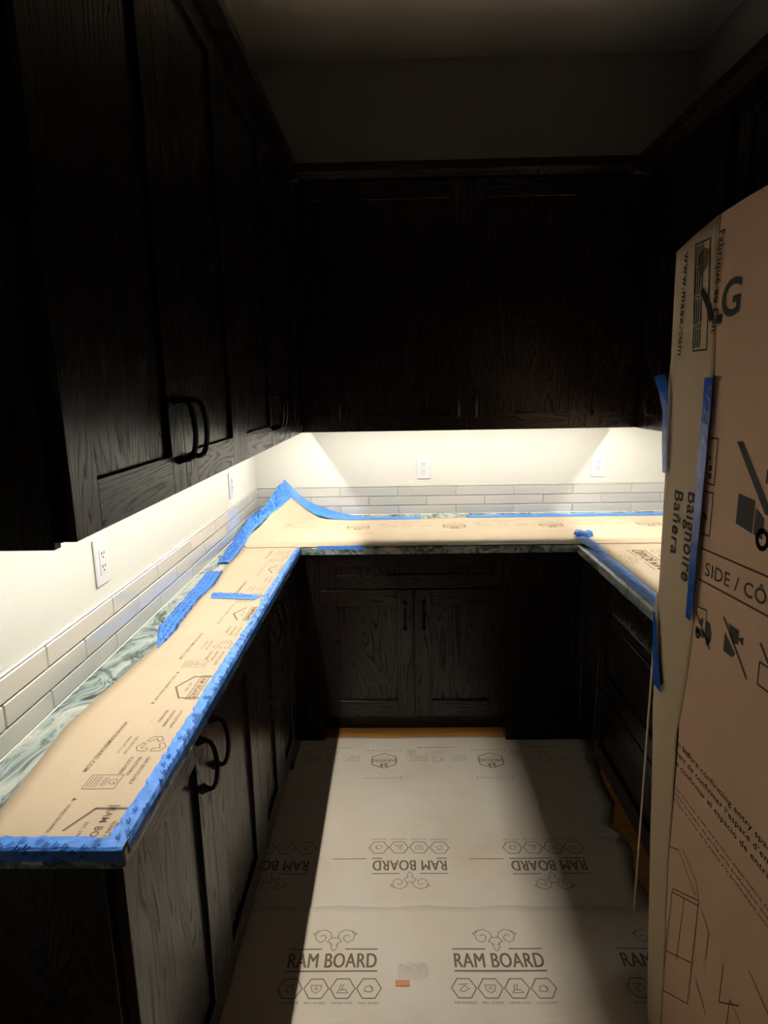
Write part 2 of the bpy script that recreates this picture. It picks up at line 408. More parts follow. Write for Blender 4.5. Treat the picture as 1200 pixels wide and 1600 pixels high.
# crown moulding: one length per run
def crown(label, pts, axis, a0, a1, m0=0, m1=0):
    mb = MB(); prof = [(0, 0), (.012, 0), (.040, .012), (.052, .018), (.052, .052), (0, .052)]
    r0, r1 = [], []
    for o, z in prof:
        if axis == 'x+': r0.append((.286+.0006+o, a0+m0*o, ZUT+.0035+z)); r1.append((.286+.0006+o, a1-m1*o, ZUT+.0035+z))
        ox, oy = (o+.045 if o else 0), (o+.0245 if o else 0)
        if axis == 'x-': r0.append((1.8549-ox, a0, ZUT+.0035+z)); r1.append((1.8549-ox, a1, ZUT+.0035+z))
        if axis == 'y-': r0.append((a0, -.3146-oy, ZUT+.0035+z)); r1.append((a1, -.3146-oy, ZUT+.0035+z))
    n = len(prof); a = [mb.bm.verts.new(p) for p in r0]; b = [mb.bm.verts.new(p) for p in r1]
    mb.bm.faces.new(a); mb.bm.faces.new(b[::-1])
    for i in range(n): mb.bm.faces.new((a[i], b[i], b[(i+1) % n], a[(i+1) % n]))
    o = build(mb, 'crown_moulding', WX if axis == 'y-' else WY, origin=tuple(sum(c)/2 for c in zip(r0[0], r1[0])))
    return tag(o, label, 'moulding', 'crown mouldings on the wall cabinets')
crown('crown moulding along the top of the left wall cabinets', None, 'x+', -2.402, -.3392)
crown('crown moulding along the top of the back wall cabinets', None, 'y-', .3390, 1.7575)
crown('crown moulding along the top of the right wall cabinets', None, 'x-', -2.56, -.3392)
# ---- base cabinets
def base(label, side, back, frame, a0, a1, fronts, face, group='espresso base cabinets under the stone counter'):
    sg = 1 if side == 'x+' else -1
    loc = ((back+frame)/2, (a0+a1)/2, 0) if side[0] == 'x' else ((a0+a1)/2, (back+frame)/2, 0)
    cab = empty('base_cabinet', loc, label, 'cabinet', group)
    def bx(mb, u0, u1, p0, p1, q0, q1):
        if side[0] == 'x': mb.box(min(u0, u1), max(u0, u1), p0, p1, q0, q1)
        else: mb.box(p0, p1, min(u0, u1), max(u0, u1), q0, q1)
    e = .0006
    mb = MB(); bx(mb, back+sg*e, frame-sg*.0192, a0+e, a1-e, .112, .8835); build(mb, 'carcass', DARK, cab)
    mb = MB(); bx(mb, back+sg*e, frame-sg*.088, a0+e, a1-e, .001, .1115); build(mb, 'toe_kick', WY if side[0] == 'x' else WX, cab)
    mb = MB(); u0, u1 = frame-sg*.0190, frame-sg*e
    bx(mb, u0, u1, a0+e, a1-e, .112, .135); bx(mb, u0, u1, a0+e, a1-e, .862, .8835)
    for s0, s1 in ((a0+e, a0+.02), (a1-.02, a1-e)): bx(mb, u0, u1, s0, s1, .1352, .8618)
    build(mb, 'face_frame', WY if side[0] == 'x' else WX, cab)
    for f in fronts: front(cab, f[0], side, face, *f[1:])
    return cab
BA = base('near left base cabinet with two faintly lit espresso doors', 'x+', 0, .2905, -2.374, -1.5155,
          [('door', -2.374, -1.9565, .122, .877, (-2.004, .782)), ('door', -1.9565, -1.5155, .122, .877, (-1.915, .782))], .310)
mb = MB(); mb.box(.0005, .2880, -2.389, -2.3745, .001, .8835, .001); build(mb, 'end_panel', WZ, BA)
BB = base('far left base cabinet in shadow with two doors', 'x+', 0, .2905, -1.515, -.8755,
          [('door', -1.515, -1.193, .122, .877, (-1.235, .785)), ('door', -1.193, -.8755, .122, .877, (-1.150, .785))], .310)
CB = base('back base cabinet with false drawer front over two doors', 'y-', -.0005, -.640, .4000, 1.2165,
          [('drawer', .4005, 1.216, .722, .880, None, .067, .06),
           ('door', .4005, .8085, .122, .717, (.768, .600)), ('door', .8085, 1.216, .122, .717, (.850, .600))], -.660)
def filler(label, x0, x1, y0, y1):
    mb = MB(); mb.box(x0, x1, y0, y1, .112, .8835, .0008)
    return tag(build(mb, 'cabinet_filler', WZ, origin=((x0+x1)/2, (y0+y1)/2, .112)), label, 'panel')
mb = MB(); mb.box(.0008, .290, -.8748, -.6595, .001, .8835); 
tag(build(mb, 'corner_cabinet', WZ, origin=(.15, -.77, .001)), 'plain dark corner cabinet closing the left base run', 'cabinet')
mb = MB(); mb.box(.0008, .3994, -.6588, -.0015, .001, .8835); 
tag(build(mb, 'corner_cabinet', WZ, origin=(.2, -.33, .001)), 'plain dark blind corner cabinet left of the back doors', 'cabinet')
mb = MB(); mb.box(1.2172, W-.001, -.6588, -.0015, .001, .8835); 
tag(build(mb, 'corner_cabinet', WZ, origin=(1.68, -.33, .001)), 'plain dark blind corner cabinet right of the back doors', 'cabinet')
DB0 = base('right base cabinet with one plain door next to the corner', 'x-', W-.0005, 1.5300, -.955, -.6595, [('door', -.955, -.6805, .122, .880, None)], 1.510)
DB = base('right base cabinet with a stack of three drawers beside the tall carton', 'x-', W-.0005, 1.5300, -1.585, -.9555,
          [('drawer', -1.585, -.9555, .722, .880, None, .05, .036), ('drawer', -1.585, -.9555, .427, .716, None, .05, .075), ('drawer', -1.585, -.9555, .122, .421, None, .05, .075)], 1.510)
# ------------------------------------------------------------------ countertop (one continuous U of stone)
CE, CBK, XR, YE = .3330, -.6930, 1.4850, -2.4120
mb = MB()
outer = [(0.0008, -.0008), (.0008, YE), (CE-.006, YE), (CE, YE+.006), (CE, CBK), (XR, CBK), (XR, -1.600), (W-.0008, -1.600), (W-.0008, -.0008)]
mb.prism([(x, y, .8845) for x, y in outer], (0, 0, .0305))
bmesh.ops.triangulate(mb.bm, faces=[f for f in mb.bm.faces if len(f.verts) > 4])
ct = build(mb, 'countertop', STONE, origin=(.0008, -.0008, .8845)); bv = ct.modifiers.new('ease', 'BEVEL'); bv.width = .0018; bv.segments = 2; bv.limit_method = 'ANGLE'
tag(ct, 'U shaped grey green marble countertop with swirling veins around three walls', 'countertop')
# ------------------------------------------------------------------ lamp strips tucked behind the face frames
def strip(label, x0, x1, y0, y1, long):
    t = empty('light_strip', ((x0+x1)/2, (y0+y1)/2, 1.4005), label, 'light', 'warm light strips under the wall cabinets')
    mb = MB(); mb.box(x0-.001, x1+.001, y0-.001, y1+.001, 1.4004, 1.4016); build(mb, 'channel', ALU, t)
    mb = MB(); mb.box(x0, x1, y0, y1, 1.3994, 1.4002); build(mb, 'diffuser', LED, t)
strip('warm light strip under the left wall cabinets', .2675, .2705, -2.360, -.150, 1)
strip('warm light strip under the back wall cabinets', .315, 1.825, -.2985, -.2955, 0)
strip('warm light strip under the right wall cabinets', 1.8710, 1.8740, -1.590, -.150, 1)
# ------------------------------------------------------------------ outlets
def outlet_parts():
    pl = MB(); pl.box(-.0365, .0365, -.0052, 0, -.0595, .0595, .0022)
    ins = MB(); ins.box(-.0170, .0170, -.0068, -.0046, -.0340, .0340, .0010)
    sl = MB()
    for s in (1, -1):
        for dx, ww, hh in ((-.0062, .0016, .0075), (.0062, .0016, .0060)): sl.box(dx-ww, dx+ww, -.0075, -.0066, s*.0165+.004-hh/2, s*.0165+.004+hh/2)
        sl.box(-.0024, .0024, -.0075, -.0066, s*.0165-.0085, s*.0165-.0045)
    r = []
    for mb, m in ((pl, PLATE), (ins, PLATE), (sl, SLOT)):
        me = bpy.data.meshes.new('part'); bmesh.ops.recalc_face_normals(mb.bm, faces=mb.bm.faces[:]); mb.bm.to_mesh(me); mb.bm.free(); me.materials.append(m); r.append(me)
    return r
OP = outlet_parts()
for loc, rz, lab in (((.0007, -1.722, 1.160), PI/2, 'white wall outlet on the left wall nearest the viewer'),
                     ((.0007, -.490, 1.158), PI/2, 'white wall outlet on the left wall near the back corner'),
                     ((.8815, -.0007, 1.159), 0, 'white wall outlet on the back wall left of centre'),
                     ((1.783, -.0007, 1.157), 0, 'white wall outlet at the right end of the back wall')):
    t = empty('wall_outlet', loc, lab, 'outlet', 'white wall outlets above the tile'); t.rotation_euler.z = rz
    for nm, me in zip(('cover_plate', 'receptacle', 'socket_slots'), OP):
        o = bpy.data.objects.new(nm, me); COL.objects.link(o); o.parent = t
# ------------------------------------------------------------------ print patterns
def print_a(k0, k1, s0, m, parent, fn, ok, ext=True):
    for k in range(k0, k1):
        for nm, p in zip(('printed_logo', 'printed_lettering', 'printed_box'), pattern_a(s0+k*.457, ext)):
            p.build(nm, m, parent, fn, ok=ok)
def pattern_a(s, ext=True):
    """paper printing repeating every .457 along the reading direction; t grows towards the tops of the letters"""
    p = Pr(); lt = Pr(); bx_ = Pr(); lg = p
    if True:
        hx = [(0, .237), (.05, .262), (.05, .318), (0, .343), (-.05, .318), (-.05, .262)]
        p.line([(s+a, b) for a, b in hx], .0042, True)
        p.text('RAM BOARD', s, .283, .0125, .104, .022)
        p.line([(s-.056, .2785), (s+.056, .2785), (s+.056, .2985), (s-.056, .2985)], .0018, True)
        p.text('EST. 1995', s, .262, .0058, .036, .01); p.text('YEARS OF', s, .304, .0060, .044, .01); p.text('25', s, .3135, .019, .034, .05)
        for tt in ((.2115, .405) if ext else (.2115,)):
            lt.text('WALL GUARD  FOLD LINE', s, tt, .0062, .118, .005)
            for q in (-.072, .072): lt.quad([(s+q-.0045, tt), (s+q+.0045, tt), (s+q, tt+.008)])
        c = s+.228
        lt.text('WWW.RAMBOARD.COM', c, .188, .0090, .165, .004)
        for i, (l, ww) in enumerate((('LAYS OUT FLAT', .066), ('NON-STAINING', .062), ('RE-USABLE', .045))): lt.text(l, c-.125, .286-i*.0155, .0066, ww, .006, 'l')
        for i, (l, ww) in enumerate((('100% RECYCLED', .058), ('MADE IN U.S.A.', .056))): lt.text(l, c-.028, .236-i*.0135, .0056, ww, .0, 'l')
        for i, (l, ww) in enumerate((('100% RECYCLABLE', .078), ('BREATHABLE', .054), ('FLEX-FIBER', .050))): lt.text(l, c+.040, .286-i*.0155, .0066, ww, .006, 'l')
        for j in range(3):      # chasing arrows
            a = PI/2+j*2*PI/3; cx, cy = c+.0*1, .279
            P = [(.006, .010), (.020, .010), (.027, -.002), (.020, -.013), (.004, -.013), (.004, -.007), (-.004, -.016)]
            q = [(x*math.cos(a)-(y+.020)*math.sin(a)*1, x*math.sin(a)+(y+.020)*math.cos(a)) for x, y in [(-.016, -.006), (-.007, .008), (.007, .008), (.016, -.006), (.008, -.010), (0, .001), (-.008, -.010)]]
            lt.line([(cx+x, cy+y) for x, y in q], .0013, True)
        b0 = c+.092
        bx_.line([(b0, .212), (b0+.038, .212), (b0+.038, .267), (b0, .267)], .0011, True)
        for i in range(4): bx_.line([(b0+.005, .217+i*.005), (b0+.033, .217+i*.005)], .0012)
        for i in range(3): bx_.line([(b0+.008, .239+i*.0035), (b0+.030, .239+i*.0035)], .001)
        bx_.arc(b0+.019, .257, .007, 0, 2*PI, .001, 8); bx_.line([(b0+.019, .257), (b0+.026, .262)], .001)
    return lg, lt, bx_
def ram_head(p, cx, cy, k=1., wd=.0014):
    for s in (-1, 1):
        p.line([(cx+s*k*x, cy+k*y) for x, y in [(.006, .010), (.012, .026), (.026, .034), (.042, .030), (.050, .018), (.046, .004), (.034, -.003), (.024, .003), (.022, .013), (.029, .019), (.037, .015)]], wd)
        p.line([(cx+s*k*x, cy+k*y) for x, y in [(.042, .030), (.056, .022), (.050, .018)]], wd)
        p.line([(cx+s*k*x, cy+k*y) for x, y in [(.008, .012), (.018, -.001), (.009, -.004), (.007, -.018), (.002, -.026), (0, -.026)]], wd)
        p.line([(cx+s*k*x, cy+k*y) for x, y in [(.004, -.010), (.008, -.007)]], wd)
    p.line([(cx-.006*k, cy+.010*k), (cx+.006*k, cy+.010*k)], wd)
def pattern_f(p, x, y, cap=.046, wd=.25, sp=.0755, caps=True):
    for q in (-.0011, .0011): p.text('RAM BOARD', x+q, y-cap/2, cap, wd-.004, 0)
    p.line([(x-wd/2, y-.0335), (x+wd/2, y-.0335)], .0042)
    p.line([(x-wd/2, y+.0335), (x-.034, y+.0335)], .0034); p.line([(x+.034, y+.0335), (x+wd/2, y+.0335)], .0034)
    ram_head(p, x, y+.058, 1.15, .0019)
    for i, nm in enumerate(('REUSABLE', 'SPILL GUARD', 'VAPOR CURE', 'WALL GUARD')):
        hx, hy = x+(i-1.5)*sp*.93, y-.083
        p.line([(hx+.033*math.cos(a*PI/3), hy+.031*math.sin(a*PI/3)) for a in range(6)], .0028, True)
        if i == 0: p.line([(hx-.012, hy-.006), (hx+.002, hy+.008), (hx+.013, hy-.002), (hx-.002, hy-.010)], .0018, True); p.line([(hx-.014, hy+.010), (hx+.012, hy+.012)], .0018)
        if i == 1: p.line([(hx-.014, hy+.009), (hx+.014, hy+.009), (hx+.011, hy-.006), (hx, hy-.013), (hx-.011, hy-.006)], .0018, True); p.arc(hx, hy, .004, 0, 2*PI, .0016, 8)
        if i == 2:
            for q in (-.006, .001): p.line([(hx+q, hy-.004), (hx+q-.002, hy+.004), (hx+q+.002, hy+.012)], .0018)
            p.line([(hx-.014, hy-.012), (hx-.008, hy-.004), (hx+.009, hy-.004), (hx+.015, hy-.012)], .0018, True)
        if i == 3: p.line([(hx-.012, hy-.008), (hx-.010, hy+.004), (hx+.002, hy+.008), (hx+.010, hy+.002), (hx+.006, hy-.010)], .0018, True); p.line([(hx+.002, hy+.008), (hx+.012, hy-.006)], .0018)
        p.text(nm, hx, hy-.042, .0058, .056, .004)
def frange(a, b, n): return [a+(b-a)*i/n for i in range(n+1)]
def interp(tab, x):
    for (a, b), (c, d) in zip(tab, tab[1:]):
        if (a <= x <= c) or (c <= x <= a): return b+(d-b)*(x-a)/(c-a)
    lo, hi = (tab[0], tab[-1]) if tab[0][0] < tab[-1][0] else (tab[-1], tab[0])
    return lo[1] if x < lo[0] else hi[1]
# ------------------------------------------------------------------ paperboard on the counter
ZC = .9175
def lift(x, y):
    g = (-(x-.40)*.43+(y+.07)*.34)/.1065
    return .105*max(g, 0)**1.9
# far sheet: runs along the back wall, its left end curled up into the corner
yb_tab = [(.02, -.032), (.186, -.032), (.25, -.045), (.32, -.075), (.42, -.135), (.55, -.165), (.8, -.160), (1.2, -.140), (2.12, -.140)]
xl_tab = [(-.74, .13), (-.60, .062), (-.489, .059), (-.467, .064), (-.21, .117), (-.106, .160), (-.032, .186), (0, .2)]
def sheet_far():
    mb = MB(); ys = [i/26 for i in range(27)]; rows_ = []
    xs = [i/60 for i in range(61)]
    for u in xs:
        r = []
        for v in ys:
            x = .186+(2.125-.186)*(u**1.5); yb = interp(yb_tab, x); yf = -.6900
            y = yb+(yf-yb)*v; xl = interp(xl_tab, y)
            x = xl+(2.125-xl)*(u**1.5)
            z = ZC+.0026+lift(x, y)+.0002*math.sin(x*9)*math.sin(y*11)*(1 if lift(x, y) < .001 else 0)*min(1, v*4)*min(1, (1-v)*4)
            r.append((x, y, z))
        rows_.append(r)
    mb.grid(rows_); return mb
sf = build(sheet_far(), 'protective_paperboard', CARD, origin=(1.2, -.4, ZC), smooth=True, solid=.0012, facing=(0, 0, 1))
tag(sf, 'tan protective paperboard along the back counter, its left end curled up into the corner', 'paperboard', None)
fn = lambda s, t: (-s, -.045-t*1.0, ZC+.0032+lift(-s, -.045-t)+.0012*0)
print_a(-5, 0, -.553+.457, INKS, sf, fn, lambda s, t: .13 < -s < 2.11 and -.045-t < -.19 and not (-s < .40 and t > .45))
# left sheet: from the corner to the near end of the counter
xl2 = [(-2.405, .100), (-2.32, .096), (-2.07, .070), (-1.706, .100), (-1.54, .106), (-1.31, .096), (-1.184, .104), (-1.026, .090), (-.90, .086), (-.80, .094), (-.62, .075), (-.5, .06)]
mb = MB(); rr = []
for i in range(61):
    y = -2.4115+(2.4115-.56)*i/60; xl = interp(xl2, y); r = []
    for j in range(9):
        x = xl+(.3318-xl)*j/8; r.append((x, y, ZC+.0002*math.sin(y*7+x*5)*(1 if 0 < j < 8 else 0)))
    rr.append(r)
mb.grid(rr)
sl = build(mb, 'protective_paperboard', CARD, origin=(.21, -1.5, ZC), smooth=True, solid=.0012, facing=(0, 0, 1))
tag(sl, 'tan protective paperboard strip lying on the narrow left counter', 'paperboard', None)
fn = lambda s, t: (t+.026*(-s+1.9), -s, ZC+.0005)
print_a(0, 6, 2.372-.457*5, INK, sl, fn, lambda s, t: .73 < s < 2.40 and t+.026*(1.9-s) < .328, ext=False)
# right sheet
mb = MB(); rr = []
for i in range(31):
    y = -1.598+(1.598-.585)*i/30; r = []
    for j in range(9): x = 1.540+(2.125-1.540)*j/8; r.append((x, y, ZC-.0002+.0002*math.sin(y*9+x*6)))
    rr.append(r)
mb.grid(rr)
sr = build(mb, 'protective_paperboard', CARD, origin=(1.83, -1.1, ZC), smooth=True, solid=.0012, facing=(0, 0, 1))
tag(sr, 'tan protective paperboard on the right counter, running behind the tall carton', 'paperboard', None)
# reads away from the viewer (+y), letter tops towards -x
fn = lambda s, t: (-t, s, ZC+.0004)
for q, wd_ in ((-.925, .27), (-1.39, .25)):
  p = Pr(); pattern_f(p, q, -1.690, wd=wd_)
  p.build('printed_logo', INKS, sr, fn, ok=lambda s, t: 1.56 < -t < 2.1 and -1.59 < s < -.70)
# ------------------------------------------------------------------ blue tape
def tape_marks(strip_o, pts, fnp, every=.03, m=INKT):
    pass
def ribbon(name, edges, nz=.0016, mt=TAPE, sub=8, seed=1, jag=.0025, marks=True, z0=ZC, up=Vector((0, 0, 1)), label=None, cols=4, mark_n=26, parent=None):
    """edges: list of rows; each row a list of 3D points across the tape, from the outer to the inner edge"""
    rnd = random.Random(seed); mb = MB(); E = [[Vector(p) for p in r] for r in edges]; R = []
    for a, b in zip(E, E[1:]):
        n = max(2, int(max((p-q).length for p, q in zip(a, b))/.012))
        for i in range(n):
            t = i/n; R.append([p.lerp(q, t) for p, q in zip(a, b)])
    R.append(E[-1]); out = []
    for i, r in enumerate(R):
        row = []; m = len(r)
        full = []
        for j in range(m-1):
            for c in range(cols): full.append((r[j].lerp(r[j+1], c/cols), (j*cols+c)/((m-1)*cols)))
        full.append((r[-1], 1))
        d = (R[min(i+1, len(R)-1)][0]-R[max(i-1, 0)][0])
        if d.length < 1e-7: d = Vector((1, 0, 0))
        side = (r[-1]-r[0]).normalized() if (r[-1]-r[0]).length > 1e-6 else Vector((1, 0, 0))
        for p_, f in full:
            q = Vector(p_)
            if f in (0, 1): q += side*rnd.uniform(-jag, jag)
            else: q += up*(rnd.random()**3)*nz
            row.append(q)
        out.append(row)
    mb.grid(out)
    cen = sum((v.co for v in mb.bm.verts), Vector())/len(mb.bm.verts)
    o = build(mb, name, mt, parent, origin=cen, solid=.0003, smooth=False, recalc=True, facing=up)
    if marks:
        v, f = [], []
        for k in range(mark_n):
            for col_ in (0, 1):
                i = int((k+.3+.4*rnd.random())/mark_n*(len(out)-3)); rowa, rowb, rowc = out[i], out[min(i+1, len(out)-1)], out[min(i+2, len(out)-1)]
                j = rnd.choice([x for x in range(len(rowa)-2)] or [0]); 
                if j+2 >= len(rowa): continue
                a = rowa[j]; du = rowa[j+1]-rowa[j]; dv = (rowb[j]-rowa[j])
                if dv.length < 1e-5: continue
                dv = dv.normalized()*.011; du = du.normalized()*.009 if du.length > 1e-5 else Vector((.009, 0, 0))
                n_ = du.cross(dv).normalized(); n_ = n_ if n_.dot(up) > 0 else -n_
                for off in ((0, .9), (.5, .6)):
                    b0 = a+dv*off[0]*.8+n_*.0024; wv = dv*.15; ln = du*off[1]+dv*.55
                    n0 = len(v); v += [b0-wv, b0+wv, b0+ln+wv, b0+ln-wv]; f.append((n0, n0+1, n0+2, n0+3))
        me = bpy.data.meshes.new('printed_marks'); me.from_pydata([tuple(q-cen) for q in v], [], f); me.materials.append(INKT)
        po = bpy.data.objects.new('printed_marks', me); po['kind'] = 'stuff'; COL.objects.link(po); po.parent = o
    return o
# front edge of the left counter (folds over the stone edge)
zt_, zs_ = ZC+.0012, .8975
rowsT = []
for i, (y, xi) in enumerate([(-2.395, .303), (-2.25, .305), (-2.02, .307), (-1.78, .306), (-1.45, .312), (-1.3, .306), (-1.13, .309), (-.9, .311), (-.77, .313), (-.69, .318)]):
    rowsT.append([(CE+.0016, y, zs_-.002+.004*math.sin(i*2.3)), (CE+.0018, y, .9125), (CE-.003, y, zt_+.0004), (xi, y, zt_)])
t = ribbon('masking_tape', rowsT, seed=3, nz=.0012, cols=3, mark_n=120, up=Vector((.3, 0, 1)))
tag(t, 'long blue masking tape folded over the front edge of the left counter', 'tape', 'blue masking tape strips on the counter')
rowsT = []
for x in (.004, .06, .12, .2, .27, .303, .333):
    rowsT.append([(x, YE-.0018, zs_+.003), (x, YE-.0016, .9165), (x, YE+.003, zt_+.0008), (x, YE+.024, zt_+.0012)])
t = ribbon('masking_tape', rowsT, seed=5, nz=.0012, cols=3, mark_n=18, up=Vector((0, -.3, 1)))
tag(t, 'short blue masking tape folded over the near end of the left counter', 'tape', 'blue masking tape strips on the counter')
mb = MB(); mb.grid([[(x, YE-.003-.004*math.sin(x*30), .9005-.006*k+.002*math.sin(x*60)) for k in range(2)] for x in frange(.165, .215, 8)])
o = build(mb, 'torn_curl', PLATE, t)
# wall-side tape, lower piece
lo_o = [(-1.024, .038), (-1.249, .050), (-1.359, .052), (-1.467, .058), (-1.552, .060), (-1.660, .096)]
lo_i = [(-1.026, .090), (-1.184, .107), (-1.314, .098), (-1.541, .108), (-1.581, .116), (-1.700, .112)]
rowsT = [[(a[1], a[0], .9162), (b[1]-.001, b[0], ZC+.0024), (b[1]+.004, b[0], ZC+.0022)] for a, b in zip(lo_o, lo_i)]
t = ribbon('masking_tape', rowsT, seed=8, cols=3, mark_n=110)
tag(t, 'blue masking tape joining left paperboard to marble beside the tiled wall, near piece', 'tape', 'blue masking tape strips on the counter')
# wall-side tape, upper piece climbing the curled sheet
uo = [(.157, -.004, 1.106), (.122, -.030, 1.078), (.091, -.167, 1.013), (.064, -.241, .991), (.035, -.310, .975), (.016, -.478, .934), (.020, -.614, .921), (.044, -.912, .918)]
ui = [(.192, -.032, 0), (.164, -.106, 0), (.144, -.159, 0), (.121, -.21, 0), (.070, -.40, 0), (.068, -.485, 0), (.082, -.618, 0), (.094, -.924, 0)]
rowsT = []
for a, b in zip(uo, ui):
    zb = ZC+.0042+lift(b[0], b[1]); rowsT.append([a, ((a[0]+b[0])/2, (a[1]+b[1])/2, (a[2]+zb)/2+.003), (b[0], b[1], zb)])
t = ribbon('masking_tape', rowsT, seed=9, cols=3, mark_n=150, nz=.003, jag=.003)
tag(t, 'blue masking tape along the curled corner edge of the paperboard, rising up the tiled wall', 'tape', 'blue masking tape strips on the counter')
# smooth tape on the back edge of the curl
bo = [(.160, -.0145, 1.104), (.200, -.0145, 1.058), (.242, -.0145, 1.015), (.283, -.0145, .988), (.324, -.0145, .967), (.407, -.0145, .937), (.477, -.030, .923), (.58, -.075, .9175)]
bi = [(.186, -.034), (.21, -.037), (.243, -.046), (.28, -.060), (.318, -.080), (.40, -.130), (.48, -.158), (.60, -.168)]
rowsT = []
for a, b in zip(bo, bi):
    zb = ZC+.0046+lift(b[0], b[1]); rowsT.append([a, (b[0], b[1], zb)])
t = ribbon('masking_tape', rowsT, seed=11, cols=4, marks=False, nz=.0004, jag=.0006)
tag(t, 'smooth blue masking tape sweeping down the curled back edge of the paperboard', 'tape', 'blue masking tape strips on the counter')
for (x0, x1, ya, yb2, lab, sd) in ((.60, .86, -.085, -.170, 'thin blue masking tape behind the paperboard below the left back outlet', 21), (1.10, 2.10, -.075, -.150, 'crinkled blue masking tape behind the paperboard at the right of the back counter', 22)):
    rnd = random.Random(sd); rowsT = []
    for x in frange(x0, x1, int((x1-x0)/.05)):
        rowsT.append([(x, ya+rnd.uniform(-.025, .02), .9168), (x, (ya+yb2)/2, .922+rnd.random()*.004), (x, yb2, ZC+.0045)])
    t = ribbon('masking_tape', rowsT, seed=sd, cols=2, marks=False, nz=.003)
    tag(t, lab, 'tape', 'blue masking tape strips on the counter')
# tape along front edge of back counter
rowsT = [[(x, CBK-.0012, .908), (x, CBK+.002, ZC+.0048), (x, CBK+.012+.004*math.sin(x*23), ZC+.0052)] for x in frange(.405, .60, 8)]
t = ribbon('masking_tape', rowsT, seed=31, cols=2, marks=False, nz=.0006, jag=.001)
tag(t, 'short blue masking tape on the front edge of the back counter by the left corner', 'tape', 'blue masking tape strips on the counter')
rowsT = [[(x, CBK+.0005, ZC+.0044), (x, CBK+.012+.004*math.sin(x*23), ZC+.0052)] for x in frange(.95, 1.46, 16)]
t = ribbon('masking_tape', rowsT, seed=32, cols=2, marks=False, nz=.0006, jag=.001, mt=TAPEP)
tag(t, 'pale blue masking tape on the front edge of the back counter towards the right', 'tape', 'blue masking tape strips on the counter')
# right counter edge
rowsT = [[(1.503, y, .9162), (1.530, y, ZC+.0012), (1.556+.003*math.sin(y*17), y, ZC+.0014)] for y in frange(-.76, -1.595, 14)]
t = ribbon('masking_tape', rowsT, seed=33, cols=2, marks=False, nz=.0012, jag=.0012)
tag(t, 'long blue masking tape along the front edge of the right counter', 'tape', 'blue masking tape strips on the counter')
rowsT = [[(1.500, -.600, ZC+.007), (1.555, -.590, ZC+.009)], [(1.505, -.66, ZC+.006), (1.557, -.655, ZC+.009)], [(1.508, -.72, ZC+.007), (1.560, -.715, ZC+.010)], [(1.522, -.79, ZC+.004), (1.560, -.78, ZC+.006)], [(1.528, -.84, ZC+.003), (1.556, -.86, ZC+.004)]]
t = ribbon('masking_tape', rowsT, seed=34, cols=4, marks=False, nz=.002, jag=.002)
mb = MB(); rr = []
for i in range(13):
    a = i/12*PI; r_ = []
    for j in range(9):
        b = j/8; wv = .5+.5*math.sin(b*PI)
        r_.append((1.515+.075*b, -.560-.035*math.cos(a)*wv+.01*math.sin(b*9), ZC+.004+.030*math.sin(a)*wv*(1+.25*math.sin(b*7+1))))
    rr.append(r_)
mb.grid(rr); build(mb, 'crumpled_end', TAPE, t, solid=.0006, smooth=True)
tag(t, 'crumpled lump of blue masking tape at the back right inner counter corner', 'tape', 'blue masking tape strips on the counter')
# cross tape
rowsT = [[(.128, -1.262, ZC+.0016), (.138, -1.318, ZC+.0016)], [(.20, -1.276, ZC+.0018), (.21, -1.328, ZC+.0018)], [(.262, -1.286, ZC+.0018), (.26, -1.334, ZC+.0018)], [(.302, -1.292, ZC+.0016), (.285, -1.338, ZC+.0016)]]
t = ribbon('masking_tape', rowsT, seed=41, cols=4, mark_n=12, nz=.0008, jag=.0008)
tag(t, 'short blue masking tape piece lying across the left paperboard strip', 'tape', 'blue masking tape strips on the counter')
# ------------------------------------------------------------------ floor boards
def floor_board(label, x0tab, x1tab, y0, y1, z, seed):
    rnd = random.Random(seed); mb = MB(); rr = []
    n = 60
    for i in range(n+1):
        y = y0+(y1-y0)*i/n; xa = interp(x0tab, y); xb = interp(x1tab, y)+rnd.uniform(-.004, .004)
        yy = y+(rnd.uniform(-.002, .002) if i in (0, n) else 0)
        rr.append([(xa+(xb-xa)*j/24, yy+(.004*math.sin(j*1.3)+rnd.uniform(-.002, .002) if i == n else 0), z+.0012*math.sin((xa+(xb-xa)*j/24)*11+y*5)*math.sin(y*8)+.0013) for j in range(25)])
    mb.grid(rr)
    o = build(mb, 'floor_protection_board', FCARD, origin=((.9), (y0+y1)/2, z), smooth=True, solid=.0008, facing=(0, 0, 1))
    return tag(o, label, 'paperboard', 'printed protection boards taped over the floor')
xr_tab = [(-1.62, 1.50), (-1.42, 1.505), (-1.30, 1.535), (-1.22, 1.50), (-1.09, 1.555), (-.974, 1.550), (-.78, 1.585), (-.70, 1.592), (-.60, 1.560), (-.56, 1.54)]
f1 = floor_board('far printed floor board between the base cabinets with torn right edge', [(-1.6, .232), (-.6, .232)], xr_tab, -1.60, -.632, .0014, 4)
f2 = floor_board('near printed floor board overlapping the far one', [(-3.4, .22), (-1.5, .232)], [(-3.4, 1.60), (-1.72, 1.60), (-1.66, 1.53), (-1.6, 1.50), (-1.5, 1.50)], -3.4, -1.575, .0056, 6)
FZ = .0047
def fz(x, y): return .0036+.0012*math.sin(x*11+y*5)*math.sin(y*8)
for s_, bz, fb, rowsP in ((1, .0056, f2, [(.543, -1.755), (1.006, -1.752), (1.469, -1.750)]),):
  for (x, y) in rowsP:
    p = Pr(); pattern_f(p, x, y)
    p.build('printed_logo', INKF, fb, lambda s, t: (s, t, bz+.0017+.0012*math.sin(s*11+t*5)*math.sin(t*8)), ok=lambda s, t: .24 < s < 1.49 and t > -3.3)
okr = lambda x, y: .24 < x < interp(xr_tab, y)-.012
